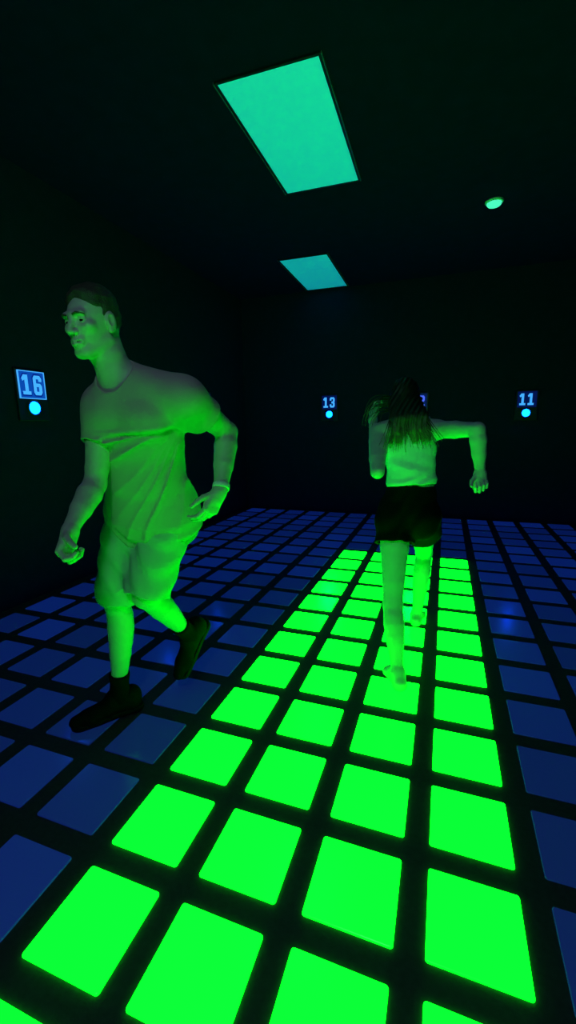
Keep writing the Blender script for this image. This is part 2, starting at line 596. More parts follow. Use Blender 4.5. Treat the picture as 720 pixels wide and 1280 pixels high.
def tube_mesh(name, paths, n=6):
    """tapered tubes; paths: lists of (point, radius)"""
    bm = bmesh.new()
    tl = bm.verts.layers.float.new('tip')
    for path in paths:
        rings = []
        for i, (p, r) in enumerate(path):
            p = Vector(p)
            a = Vector(path[max(i - 1, 0)][0]); b = Vector(path[min(i + 1, len(path) - 1)][0])
            t = (b - a).normalized()
            u = t.orthogonal().normalized(); w = t.cross(u)
            ring = []
            for k in range(n):
                v = bm.verts.new(p + (u * math.cos(2 * PI * k / n) + w * math.sin(2 * PI * k / n)) * r)
                v[tl] = i / (len(path) - 1)
                ring.append(v)
            rings.append(ring)
        for a, b in zip(rings, rings[1:]):
            for k in range(n):
                bm.faces.new((a[k], a[(k + 1) % n], b[(k + 1) % n], b[k]))
        bm.faces.new(rings[0]); bm.faces.new(rings[-1])
    return bm_mesh(name, bm, True)


# ------------------------------------------------------------------ the man
MAN = {
    'rank': (-0.422, 0.961, 0.104),
    'rknee': (-0.372, 0.951, 0.583),
    'rhip': (-0.303, 1.010, 0.998),
    'lhip': (-0.127, 1.040, 0.994),
    'lknee': (-0.202, 0.937, 0.639),
    'lank': (-0.214, 1.253, 0.307),
    'pel': (-0.219, 1.041, 1.025),
    'chest': (-0.162, 0.928, 1.343),
    'neck': (-0.178, 0.861, 1.513),
    'headc': (-0.220, 0.800, 1.703),
    'lsh': (0.063, 0.922, 1.442),
    'lelb': (0.107, 1.150, 1.321),
    'lwr': (0.142, 1.007, 1.099),
    'lhand': (0.104, 0.936, 0.982),
    'rsh': (-0.274, 0.872, 1.421),
    'relb': (-0.275, 0.789, 1.137),
    'rwr': (-0.241, 0.622, 1.006),
    'rhand': (-0.230, 0.567, 0.930),
}
WOMAN = {
    'lank': (0.801, 1.600, 0.073),
    'lknee': (0.751, 1.738, 0.395),
    'lhip': (0.731, 1.918, 0.817),
    'rhip': (0.869, 1.998, 0.809),
    'rknee': (0.879, 2.342, 0.523),
    'rank': (0.851, 2.375, 0.065),
    'pel': (0.800, 1.952, 0.860),
    'waist': (0.806, 1.967, 1.024),
    'chest': (0.788, 1.999, 1.202),
    'neck': (0.771, 2.028, 1.367),
    'headc': (0.745, 2.083, 1.465),
    'lsh': (0.630, 1.984, 1.300),
    'lelb': (0.647, 1.774, 1.099),
    'lwr': (0.579, 2.021, 1.353),
    'lhand': (0.540, 2.154, 1.539),
    'rsh': (0.933, 2.009, 1.309),
    'relb': (1.115, 1.814, 1.310),
    'rwr': (1.138, 1.802, 1.114),
    'rhand': (1.142, 1.788, 1.041),
}


def build_man():
    J = {k: np.array(v) for k, v in MAN.items()}
    root = empty('person', (J['rank'][0], J['rank'][1], 0))
    tag(root, 'man in loose tee and pale shorts running, black shoes, white wristband, glancing left', 'person')
    H = .0036
    lo = np.min(list(J.values()), 0) - (.20, .20, .14); hi = np.max(list(J.values()), 0) + (.20, .20, .18)
    lo[2] = 0.0
    up = unit(J['neck'] - J['pel'])
    fwd = unit((.10, -.99, .10))                       # chest
    T = Frame(J['chest'], up, fwd)
    PV = Frame(J['pel'], unit(J['chest'] - J['pel']), unit((.05, -1, 0)))
    HD = Frame(J['headc'], unit((-.05,-.12,.98)), unit((-.05, -1.0, -.08)))
    shc = (J['lsh'] + J['rsh']) / 2

    def trunk(g, e, k):
        g.ell(PV(0, 0, -.01), (.168 + e, .115 + e, .13 + e), PV, k)
        g.ell(PV(0, .01, .14), (.148 + e, .108 + e, .17 + e), PV, k)
        g.ell(T(0, .0, .0), (.165 + e, .118 + e, .19 + e), T, k)
        g.cap(J['lsh'] - T.d(.03, 0, 0), J['rsh'] + T.d(.03, 0, 0), .062 + e, k=k)
        for m, s_ in ((1, 'lsh'), (-1, 'rsh')):
            g.ell(T(.075 * m, .075, .055), (.08 + e, .045 + e, .062 + e), T, .03)
            g.cap(J['neck'] + T.d(.02 * m, -.01, .01), J[s_] - T.d(.05 * m, 0, -.03), .052 + e * .6, .048 + e * .6, k)
            g.ell(J[s_], (.060 + e, .060 + e, .062 + e), T, .03)
    def sculpt(f):
        trunk(f, 0, .04)
        limb_leg(f, J['rhip'], J['rknee'], J['rank'], (-.25,-.95,.1))
        limb_leg(f, J['lhip'], J['lknee'], J['lank'], (-.2,-.9,.35))
        limb_arm(f, J['lsh'], J['lelb'], J['lwr'], 1.08)
        limb_arm(f, J['rsh'], J['relb'], J['rwr'], 1.04)
        # feet are inside socks and shoes
        skull = J['headc']
        f.chain([(J['neck'] - up * .03, .066), (J['neck'] + (skull - J['neck']) * .45, .060), (skull - HD.d(0, .03, .03), .056)], .03)
        head(f, HD, 1.0, J['neck'])
        dl = unit(J['lhand'] - J['lwr'])
        hand(f, J['lwr'] + dl * .012, dl, (-.8,.2,.0), (-.2,-.9,-.2), [(25, 35, 25), (30, 40, 25), (34, 42, 28), (38, 44, 30)], ((48, 14), (66, 16), (78, 20)), L=.185, rad=1.1)
        dr = unit(J['rhand'] - J['rwr'])
        hand(f, J['rwr'] + dr * .010, dr, (.9,.35,.1), (.3,-.9,.2), [(48, 62, 40), (58, 70, 45), (64, 72, 45), (68, 74, 48)], ((42, 30), (66, 48), (84, 56)), L=.185, rad=1.1)

    fine = [(HD.o, .165, .0021), (J['lwr'] + .08 * unit(J['lhand'] - J['lwr']), .15, .0026), (J['rwr'] + .08 * unit(J['rhand'] - J['rwr']), .15, .0026)]
    link('body', local(body_mesh('body', lo, hi, .0046, sculpt, fine), root), M['skin'], root)

    # ---- tee
    hA = .0042
    g = Field(lo, hi, hA)
    trunk(g, .014, .06)
    hem_n = -unit(J['chest'] - J['pel'])
    g.ell(PV(.0, .0, -.075), (.204, .158, .15), PV, .07)
    g.chain([(PV(0, .0, .10), .14), (PV(0, .005, -.02), .17)], .08)
    hem = PV(0, 0, -.175)
    g.plane(hem, hem_n)
    for el_, sh_, m in (('lelb', 'lsh', 1), ('relb', 'rsh', -1)):       # sleeves, cut square and open
        a = J[sh_]; d = unit(J[el_] - a); L = np.linalg.norm(J[el_] - a); e = a + d * L * .46
        q = Field(lo, hi, hA)
        q.chain([(a - T.d(.05 * m, 0, 0), .070), (a - d * .01, .073), (a + d * .10, .068), (a + d * .26, .066)], 0)
        q.cap(a - T.d(.06 * m, 0, .05), a + d * .12 - T.d(.012 * m, 0, .028), .058, .042, .05)
        q.plane(e, d)
        q.cap(e - d * .035, e + d * .06, .057, .060, .004, '-')
        g.merge(q, .03)
    # neckline
    nk = J['neck']
    g.cap(nk + up * .004 + T.d(0, .018, 0), nk + up * .16 + T.d(0, .045, 0), .066, .09, .008, '-')
    # folds: creases run down from the left armpit and fan out across the belly
    X, Y, Z = g.grid()
    ap = J['lsh'] + T.d(-.035, .02, -.075)
    lx = (X - ap[0]) * T.x[0] + (Y - ap[1]) * T.x[1] + (Z - ap[2]) * T.x[2]
    lz = (X - ap[0]) * T.z[0] + (Y - ap[1]) * T.z[1] + (Z - ap[2]) * T.z[2]
    ly = (X - ap[0]) * T.y[0] + (Y - ap[1]) * T.y[1] + (Z - ap[2]) * T.y[2]
    ang = np.arctan2(-lz, -lx + .02)                       # 0 = across the chest, 90 = straight down
    rad = np.sqrt(lx ** 2 + lz ** 2)
    wob = .35 * np.sin(11 * rad + 3 * ang) + .25 * np.sin(23 * ly + 9 * rad)
    ph = 29 * ang + wob * 2.2 + 2.5 * np.sin(6 * ang)
    ridge = (1 - np.abs(np.sin(ph * .5))) ** 1.6
    mask = np.clip((rad - .05) / .12, 0, 1) * np.clip((ang + .05) / .25, 0, 1) * np.clip((1.9 - ang) / .6, 0, 1)
    d1 = -.015 * ridge * mask * np.clip((lx + .31) / .06, 0, 1) * (.6 + .4 * np.sin(4.3 * ang + 1))
    # one deep crease from armpit to armpit under the chest, and slack gathers at the hem
    cz = lz + .018 + .12 * lx + .9 * lx * lx
    d2 = .009 * np.exp(-(cz / .012) ** 2) * np.clip(-lx / .05 + .4, 0, 1) * np.clip((lx + .22) / .09, 0, 1)
    d2 = d2 - .006 * np.exp(-((cz - .022) / .014) ** 2) * np.clip(-lx / .05 + .4, 0, 1)
    hz = (X - hem[0]) * PV.z[0] + (Y - hem[1]) * PV.z[1] + (Z - hem[2]) * PV.z[2]
    d3 = .006 * np.sin(95 * hz + 18 * lx + 4 * np.sin(17 * lx + 5)) * np.exp(-((hz - .06) / .06) ** 2)
    g.F = (g.F + (d1 + d2 + d3)).astype(np.float32)
    g.plane(hem, hem_n)
    link('t_shirt', local(g.mesh('t_shirt', 2), root), M['tee'], root)

    # ---- shorts
    g = Field(lo, hi, hA)
    g.ell(PV(0, 0, -.03), (.172, .125, .12), PV, .05)
    for hp, kn in (('lhip', 'lknee'), ('rhip', 'rknee')):
        a, b = J[hp], J[kn]; d = unit(b - a); L = np.linalg.norm(b - a); e = a + d * L * .98
        q = Field(lo, hi, hA)
        q.chain([(a + d * .03, .098), (a + d * L * .35, .106), (a + d * L * 1.2, .097)], 0)
        q.plane(PV(0, 0, .05), PV.z)
        q.plane(e, d)
        q.cap(e - d * .06, e + d * .03, .078, .088, .006, '-')
        g.merge(q, .035)
    X, Y, Z = g.grid()
    lx = (X - J['pel'][0]) * PV.x[0] + (Y - J['pel'][1]) * PV.x[1] + (Z - J['pel'][2]) * PV.x[2]
    lz = (X - J['pel'][0]) * PV.z[0] + (Y - J['pel'][1]) * PV.z[1] + (Z - J['pel'][2]) * PV.z[2]
    g.F = (g.F + .004 * np.sin(60 * lz + 35 * lx + 3 * np.sin(14 * lx))).astype(np.float32)
    g.plane(PV(0, 0, .05), PV.z)
    link('shorts', local(g.mesh('shorts', 2), root), M['shorts'], root)

    # ---- socks and shoes
    for side, ak, kn, sf, sup in (('r', 'rank', 'rknee', (-.62,-.78,0), (0, 0, 1)), ('l', 'lank', 'lknee', (-.2,-.55,-.8), (-.1,-.75,.6))):
        F_ = Frame(J[ak], sup, sf)
        a = J[ak]; d = unit(J[kn] - a)
        s_ = Field(a - .32, a + .32, .004)
        s_.chain([(a - d * .02, .042), (a + d * .05, .0415), (a + d * .16, .049)], .02)
        s_.cap(a, F_(0, .06, -.045), .042, .036, .03)
        s_.plane(a + d * .115, d)
        X, Y, Z = s_.grid()
        t = (X - a[0]) * d[0] + (Y - a[1]) * d[1] + (Z - a[2]) * d[2]
        s_.F = (s_.F - .0016 * np.exp(-((t - .10) / .012) ** 2)).astype(np.float32)
        link('sock', local(s_.mesh('sock'), root), M['sock'], root)
        zb = -.098
        u = Field(a - .34, a + .34, .004)
        u.ell(F_(0, -.055, -.045), (.038, .042, .052), F_, .03)
        u.chain([(F_(0, -.03, -.045), .043), (F_(0, .05, -.045), .042), (F_(0, .15, -.065), .038), (F_(.003, .195, -.07), .031)], .03)
        u.cap(F_(-.025, .13, -.075), F_(.028, .13, -.075), .026, k=.03)
        u.cap(F_(0, -.05, -.01), F_(0, .02, -.005), .040, .043, .03)
        u.plane(F_(0, 0, zb + .022), F_.d(0, 0, -1))
        u.cap(a + d * .005, a + d * .12, .043, .05, .006, '-')
        sh_o = link('shoe', local(u.mesh('shoe'), root), M['shoe'], root)
        w = Field(a - .34, a + .34, .004)
        w.chain([(F_(0, -.062, -.085), .042), (F_(0, .0, -.085), .038), (F_(.0, .11, -.085), .047), (F_(.004, .175, -.083), .045)], .03)
        w.plane(F_(0, 0, zb), F_.d(0, 0, -1)); w.plane(F_(0, 0, zb + .026), F_.d(0, .0, 1))
        link('sole', local(w.mesh('sole'), root), M['sole'], sh_o)
        laces = []
        for q in range(4):
            y = .045 + q * .022; z = -.004 - q * .0085
            laces.append([(F_(-.022, y, z - .006), .0025), (F_(0, y + .003, z + .002), .0028), (F_(.022, y, z - .006), .0025)])
        link('laces', local(tube_mesh('laces', laces), root), M['sole'], sh_o)

    # ---- hair, brows, eyes, wristband
    s_ = Field(HD.o - .16, HD.o + .16, .0032)
    s_.ell(HD(0, -.015, .030), (.0735, .0925, .0875), HD, 0)
    X, Y, Z = s_.grid()
    q = [(X - HD.o[0]) * a[0] + (Y - HD.o[1]) * a[1] + (Z - HD.o[2]) * a[2] for a in (HD.x, HD.y, HD.z)]
    top = .078 - .5 * np.abs(q[0]) + .006 * np.sin(60 * q[0])                  # the hairline over the forehead
    reg = np.minimum(np.maximum(top - q[2], q[1] - .105), np.maximum(q[1] - .020 - .1 * q[2], -(q[2] + .052 - .25 * q[1])))
    thick = (.005 + .013 * np.clip((q[2] - .05) / .06, 0, 1)) * np.clip(-reg / .022, 0, 1) ** .7 - .0015 * (reg > -.002)
    s_.F = (s_.F - thick + .0016 * np.sin(150 * q[0] + 60 * q[1]) * np.sin(140 * q[1] + 40 * q[2]) + .001 * np.sin(210 * q[2] + 90 * q[0])).astype(np.float32)
    s_.F = np.maximum(s_.F, reg.astype(np.float32))
    for m in (-1, 1):
        s_.ell(HD(.08 * m, -.004, -.004), (.02, .026, .036), HD, .004, '-')
    link('hair', local(s_.mesh('hair', 1), root), M['hair_m'], root)
    gaze = HD.d(.12, 1, -.05)
    for m in (-1, 1):
        make_eye(root, root, HD(.031 * m, .0735, .006), HD, gaze, .0125)
        pts = [(HD(.014 * m, .0985, .024), .0032), (HD(.028 * m, .0965, .0285), .0038), (HD(.042 * m, .088, .0255), .0026), (HD(.05 * m, .078, .020), .0012)]
        link('eyebrow', local(tube_mesh('eyebrow', [pts], 8), root), M['brow'], root)
    ad = unit(J['lwr'] - J['lelb'])
    c = J['lwr'] - ad * .012
    u = np.cross(ad, (0, 0, 1)); u = unit(u); w = np.cross(ad, u)
    bm = bmesh.new(); n = 40; rings = []
    for rr, zz in ((.0305, -.011), (.0335, -.011), (.0345, -.006), (.0345, .006), (.0335, .011), (.0305, .011)):
        rings.append([bm.verts.new(c + ad * zz + (u * math.cos(2 * PI * k / n) + w * math.sin(2 * PI * k / n)) * rr) for k in range(n)])
    for i in range(6):
        a, b = rings[i], rings[(i + 1) % 6]
        for k in range(n):
            bm.faces.new((a[k], a[(k + 1) % n], b[(k + 1) % n], b[k]))
    o = link('wristband', local(bm_mesh('wristband', bm, True), root), M['band'], root)
    o['label'] = 'white wristband'
    return root


# ------------------------------------------------------------------ the woman
def build_woman():
    J = {k: np.array(v) for k, v in WOMAN.items()}
    root = empty('person', (J['lank'][0], J['lank'][1], 0))
    tag(root, 'barefoot woman with long hair running away in white crop top and black shorts', 'person')
    H = .0036
    lo = np.min(list(J.values()), 0) - (.20, .20, .14); hi = np.max(list(J.values()), 0) + (.20, .20, .20)
    lo[2] = 0.0
    fwd = unit((-.05,.99,-.12))
    T = Frame(J['chest'], unit(J['neck'] - J['waist']), fwd)
    PV = Frame(J['pel'], unit(J['waist'] - J['pel']), unit((.0,1,0)))
    HD = Frame(J['headc'], unit((-.05,.2,.97)), unit((-.1,.98,-.2)))

    def trunk(g, e, k):
        g.ell(PV(0, -.005, -.005), (.160 + e, .108 + e, .125 + e), PV, k)
        for m in (-1, 1):
            g.ell(PV(.075 * m, -.055, -.045), (.082 + e, .075 + e, .085 + e), PV, .03)
        g.ell(J['waist'], (.120 + e, .085 + e, .15 + e), T, k)
        g.ell(T(0, 0, .0), (.132 + e, .095 + e, .15 + e), T, k)
        for m in (-1, 1):
            g.ell(T(.065 * m, .082, -.01), (.058 + e, .052 + e, .056 + e), T, .03)
    def sculpt(f):
        trunk(f, 0, .04)
        f.cap(J['lsh'] - T.d(.035, 0, 0), J['rsh'] + T.d(.035, 0, 0), .050, k=.04)
        for m, s_ in ((1, 'lsh'), (-1, 'rsh')):
            f.cap(J['neck'] + T.d(.015 * m, -.01, .01), J[s_] - T.d(.04 * m, 0, -.012), .036, .036, .04)
            f.ell(J[s_], (.048, .048, .05), T, .03)
        limb_leg(f, J['lhip'], J['lknee'], J['lank'], (-.1,.98,.15), w=.95)
        limb_leg(f, J['rhip'], J['rknee'], J['rank'], (.0,.98,.2), w=.95)
        limb_arm(f, J['lsh'], J['lelb'], J['lwr'], .86)
        limb_arm(f, J['rsh'], J['relb'], J['rwr'], .90)
        for ak, d in (('lank', (-.4,.9,0)), ('rank', (.1,.99,0))):
            g = foot(f, J[ak], d, TOP, .238)
            for i in range(5):
                y = -.105 + i * .0525
                x = (.70, .72, .70, .66, .60)[i] if True else .7
                r = (.0125, .0095, .009, .0085, .008)[i]
                f.cap(g(.44, y * .9, .075), g(x - .02, y * 1.05, .045), r * 1.15, r, .004)
        f.plane((0, 0, TOP + .0005), (0, 0, -1), .004)
        f.chain([(J['neck'] - T.z * .03, .052), (J['neck'] + (J['headc'] - J['neck']) * .4, .047), (J['headc'] - HD.d(0, .03, .03), .048)], .03)
        head(f, HD, .93, J['neck'], True)
        dr = unit(J['rhand'] - J['rwr'])
        hand(f, J['rwr'] + dr * .008, dr, (.1,-.99,0), (-.99,0,0), [(62, 80, 50), (68, 84, 52), (72, 84, 54), (76, 84, 54)], ((50, 30), (70, 50), (80, 60)), L=.168, rad=1.0)
        dl = unit(J['lhand'] - J['lwr'])
        hand(f, J['lwr'] + dl * .008, dl, (.8,.5,0), (.5,-.8,.2), [(20, 30, 20), (26, 34, 22), (30, 36, 24), (34, 38, 26)], ((50, 10), (66, 14), (76, 18)), L=.168, rad=1.0)

    fine = [(HD.o, .15, .0022), (J['lwr'] + .07 * unit(J['lhand'] - J['lwr']), .135, .0026), (J['rwr'] + .07 * unit(J['rhand'] - J['rwr']), .135, .0026),
            (J['lank'] + unit((-.4,.9,0)) * .08, .17, .003), (J['rank'] + unit((.1,.99,0)) * .08, .17, .003)]
    link('body', local(body_mesh('body', lo, hi, .0046, sculpt, fine), root), M['skin_pale'], root)

    # ---- crop top
    g = Field(lo, hi, .004)
    g.ell(J['waist'], (.132, .098, .16), T, 0)
    g.ell(T(0, 0, .0), (.142, .105, .16), T, .05)
    g.cap(J['waist'] - T.z * .05, J['waist'] + T.z * .05, .1, k=.06)
    for m in (-1, 1):
        g.ell(T(.065 * m, .084, -.01), (.066, .06, .064), T, .03)
        g.cap(T(.085 * m, .0, .05), T(.088 * m, -.02, .150), .052, .030, .03)
    for m, s_, e_ in ((1, 'lsh', 'lelb'), (-1, 'rsh', 'relb')):
        g.ell(J[s_] + T.d(.022 * m, 0, -.012), (.060, .075, .085), T, .012, '-')          # armholes
    g.cap(T(0, -.09, .185), T(0, .10, .15), .07, .09, .012, '-')                           # neckline
    hem = J['waist'] + T.z * -.02
    g.plane(hem, -T.z)
    X, Y, Z = g.grid()
    lx, ly, lz = [(X - hem[0]) * a[0] + (Y - hem[1]) * a[1] + (Z - hem[2]) * a[2] for a in (T.x, T.y, T.z)]
    g.F = (g.F + .0035 * np.sin(110 * lz + 22 * lx + 2.5 * np.sin(20 * lx + 1)) * np.exp(-(lz / .05) ** 2)
           + .003 * np.sin(60 * lz - 30 * lx) * np.exp(-((lz - .1) / .05) ** 2)).astype(np.float32)
    link('crop_top', local(g.mesh('crop_top'), root), M['tank'], root)

    # ---- shorts
    g = Field(lo, hi, .004)
    g.ell(PV(0, -.005, -.005), (.172, .124, .14), PV, 0)
    for m in (-1, 1):
        g.ell(PV(.075 * m, -.055, -.045), (.092, .084, .095), PV, .03)
    g.ell(PV(0, 0, .11), (.135, .100, .10), PV, .04)
    for hp, kn, ln in (('lhip', 'lknee', .13), ('rhip', 'rknee', .15)):
        a, b = J[hp], J[kn]; d = unit(b - a); e = a + d * ln
        q = Field(lo, hi, .004)
        q.chain([(a, .104), (a + d * .12, .106), (a + d * .28, .112)], 0)
        q.plane(e, d)
        q.cap(e - d * .05, e + d * .03, .084, .098, .006, '-')
        g.merge(q, .03)
    g.plane(PV(0, 0, .150), PV.z)
    X, Y, Z = g.grid()
    lx, ly, lz = [(X - PV.o[0]) * a[0] + (Y - PV.o[1]) * a[1] + (Z - PV.o[2]) * a[2] for a in (PV.x, PV.y, PV.z)]
    g.F = (g.F + .003 * np.sin(50 * lz + 45 * lx + 3 * np.sin(18 * lx))).astype(np.float32)
    sho = link('shorts', local(g.mesh('shorts'), root), M['blackshorts'], root)

    # ---- hair: a cap on the skull, a heavy fall down the back and strands that fly to the left
    s_ = Field(HD.o - (.34, .32, .36), HD.o + (.30, .26, .20), .0036)
    s_.ell(HD(0, -.020, .034), (.080, .100, .094), HD, 0)
    s_.ell(HD(0, -.06, -.03), (.078, .06, .09), HD, .03)
    back = [HD(0, -.08, -.06), T(.00, -.115, .13), T(.0, -.125, .03)]
    for x0, x1, x2, ra, rb in ((-.05, -.075, -.105, .040, .010), (0, -.01, -.03, .044, .012), (.05, .06, .05, .042, .012), (.02, .03, .10, .04, .010), (-.02, -.04, -.07, .04, .010)):
        s_.chain([(HD(x0, -.075, -.03), ra), (T(x1, -.110, .150), ra * .85), (T(x1 * .6 + x2 * .4, -.120, .085), ra * .6), (T(x2, -.118, .03), rb)], .03)
    X, Y, Z = s_.grid()
    q = [(X - HD.o[0]) * a[0] + (Y - HD.o[1]) * a[1] + (Z - HD.o[2]) * a[2] for a in (HD.x, HD.y, HD.z)]
    s_.F = (s_.F + .0028 * np.sin(230 * q[0] + 16 * np.sin(9 * q[2]))).astype(np.float32)
    cutf = np.minimum(q[1] - .005 * 0 - .03, np.maximum(-(q[2] - .06), q[1] - .06 - 1))
    face = np.minimum(q[1] - .012 + .0 * q[0], .075 - q[2])
    s_.F = np.maximum(s_.F, face.astype(np.float32))
    me = s_.mesh('hair', 1)
    co = np.zeros(len(me.vertices) * 3, np.float32); me.vertices.foreach_get('co', co); co = co.reshape(-1, 3)
    drop = (HD.o - co) @ T.z
    at = me.attributes.new('tip', 'FLOAT', 'POINT')
    at.data.foreach_set('value', np.clip((drop - .02) / .24, 0, 1).astype(np.float32))
    hair = link('hair', local(me, root), M['hair_w'], root)
    paths = []
    R = random.Random(5)
    for i in range(90):                                   # strands over the back
        x = R.uniform(-.07, .07); xe = x * 2.0 + R.uniform(-.05, .05)
        ln = R.uniform(-.03, .055)
        p0 = V(*HD(x, -.10 + .6 * abs(x), R.uniform(-.04, .03)))
        p1 = V(*T(x * 1.2, -.155 + R.uniform(-.01, .01), .15)); p2 = V(*T(.6 * xe + .4 * x, -.145 + R.uniform(-.015, .005), .08)); p3 = V(*T(xe, -.128 + R.uniform(-.02, .0), ln))
        path = []
        for t in np.linspace(0, 1, 9):
            b = (1 - t) ** 3 * p0 + 3 * t * (1 - t) ** 2 * p1 + 3 * t * t * (1 - t) * p2 + t ** 3 * p3
            path.append((b, .0034 * (1 - t) + .0007))
        paths.append(path)
    for i in range(26):                                   # blown out to her left
        a0 = R.uniform(-.5, .9); z0 = R.uniform(-.06, .03)
        p0 = V(*HD(.07, -.03 - .03 * abs(a0), z0))
        sw = R.uniform(.05, .15)
        p1 = p0 + HD.d(.05 + sw * .3, -.03, .03 * a0); p2 = p0 + HD.d(sw, -.06, .05 * a0 - .05); p3 = p0 + HD.d(sw * 1.1, -.04, -.05 - .1 * R.random())
        path = []
        for t in np.linspace(0, 1, 9):
            b = (1 - t) ** 3 * p0 + 3 * t * (1 - t) ** 2 * p1 + 3 * t * t * (1 - t) * p2 + t ** 3 * p3
            path.append((b, .0022 * (1 - t) + .0005))
        paths.append(path)
    link('hair_strands', local(tube_mesh('hair_strands', paths, 5), root), M['hair_w'], hair)
    gaze = HD.d(0, 1, -.05)
    for m in (-1, 1):
        make_eye(root, root, HD(.0288 * m, .0684, .0056), HD, gaze, .0116)
        pts = [(HD(.013 * m, .0915, .023), .0024), (HD(.026 * m, .0895, .027), .0028), (HD(.04 * m, .080, .024), .0014)]
        link('eyebrow', local(tube_mesh('eyebrow', [pts], 8), root), M['brow'], root)
    return root


SKIP = {(4, 0), (-5, -3), (-6, 1), (8, 0), (5, 1), (8, 9), (6, 2), (-4, 1), (7, 1), (7, 10), (-6, -6), (-6, 3), (8, 2), (5, 3), (8, 11), (6, -5), (-4, -6), (7, -6), (6, 4), (7, 3), (-2, 0), (-1, 0), (4, -5), (-6, -4), (8, -5), (5, -4), (8, 4), (-3, 1), (6, -3), (-4, -4), (7, -4), (6, 6), (7, 5), (-6, -2), (8, -3), (-6, -1), (-3, -6), (-4, -2), (-2, -5), (-1, -5), (7, -2), (-4, -1), (7, -1), (7, 7), (-6, 0), (5, 0), (-3, -4), (6, 1), (7, 0), (-2, -3), (-1, -3), (-4, 0), (7, 9), (-6, 2), (5, 2), (-5, 1), (-3, -2), (-3, -1), (6, -6), (8, 13), (-4, 2), (7, 2), (7, 11), (-6, -5), (5, -5), (-5, -6), (4, -3), (5, 4), (-3, 0), (8, 6), (1, 0), (8, 15), (-4, -5), (7, -5), (7, 4), (3, 0), (-6, -3), (5, -3), (-5, -4), (8, 8), (-4, -3), (7, -3), (4, 1), (-5, -2), (-3, -5), (-5, -1), (8, 1), (8, 10), (-2, -4), (6, 3), (4, -6), (-5, 0), (-3, -3), (8, -6), (8, 3), (8, 12), (6, -4), (6, 5), (5, -6), (4, -4), (-5, 2), (8, -4), (8, 5), (8, 14), (6, -2), (6, -1), (-2, -6), (-1, -6), (6, 7), (7, 6), (-5, -5), (8, -2), (8, -1), (8, 7), (2, 0), (6, 0), (-1, -4), (7, 8)}


# ------------------------------------------------------------------ the room
def wall(name, lo, hi, mat):
    bm = bmesh.new(); add_box(bm, lo, hi)
    return tag(link(name, bm_mesh(name, bm), mat), kind='structure')


wall('floor', (X0 - .1, Y0 - .1, -.12), (X1 + .1, Y1 + .1, 0), M['frame'])
wall('ceiling', (X0 - .1, Y0 - .1, CEIL), (X1 + .1, Y1 + .1, CEIL + .12), M['ceil'])
wall('wall_left', (X0 - .12, Y0 - .1, 0), (X0, Y1 + .1, CEIL), M['paint'])
wall('wall_right', (X1, Y0 - .1, 0), (X1 + .12, Y1 + .1, CEIL), M['paint'])
wall('wall_far', (X0, Y1, 0), (X1, Y1 + .12, CEIL), M['paint'])
wall('wall_near', (X0, Y0 - .12, 0), (X1, Y0, CEIL), M['paint'])

# ------------------------------------------------------------------ floor tiles
W = .7555 * P
ORD = ['', 'first', 'second', 'third', 'fourth', 'fifth', 'sixth', 'seventh', 'eighth', 'ninth', 'tenth', 'eleventh', 'twelfth',
       'thirteenth', 'fourteenth', 'fifteenth', 'sixteenth', 'seventeenth', 'eighteenth', 'nineteenth', 'twentieth',
       'twenty-first', 'twenty-second', 'twenty-third', 'twenty-fourth', 'twenty-fifth']
LANE = ['leftmost', 'second from left', 'third from left', 'rightmost']
me_tile = {}
for key in ('lit', 'dim'):
    me_tile[key] = bm_mesh('light_tile', rounded_slab((-W / 2, -W / 2), (W / 2, W / 2), 0, TOP, .008, .0025))
    me_tile[key].materials.append(M[key])
    for p in me_tile[key].polygons: p.use_smooth = False
for j in range(18, -4, -1):
    for i in range(-6, 9):
        if (i, j) in SKIP: continue
        lit = 0 <= i <= 3 and j <= 12
        o = bpy.data.objects.new('light_tile', me_tile['lit' if lit else 'dim'])
        o.location = (i * P + W / 2, j * P - W / 2, 0)
        COL.objects.link(o)
        if lit:
            tag(o, 'glowing green floor tile, %s lit column, %s from the lane\'s far end' % (LANE[i], ORD[13 - j]), 'floor tile', 'glowing green floor tiles')
        else:
            row = ORD[19 - j]
            if i < 0:
                s = 'dim blue floor tile, %s column left of green lane, %s row from far wall' % (ORD[-i], row)
            elif i > 3:
                s = 'dim blue floor tile, %s column right of green lane, %s row from far wall' % (ORD[i - 3], row)
            else:
                s = 'dim blue floor tile beyond lane\'s %s lit column, %s row from far wall' % (LANE[i], row)
            tag(o, s, 'floor tile', 'dim blue floor tiles')


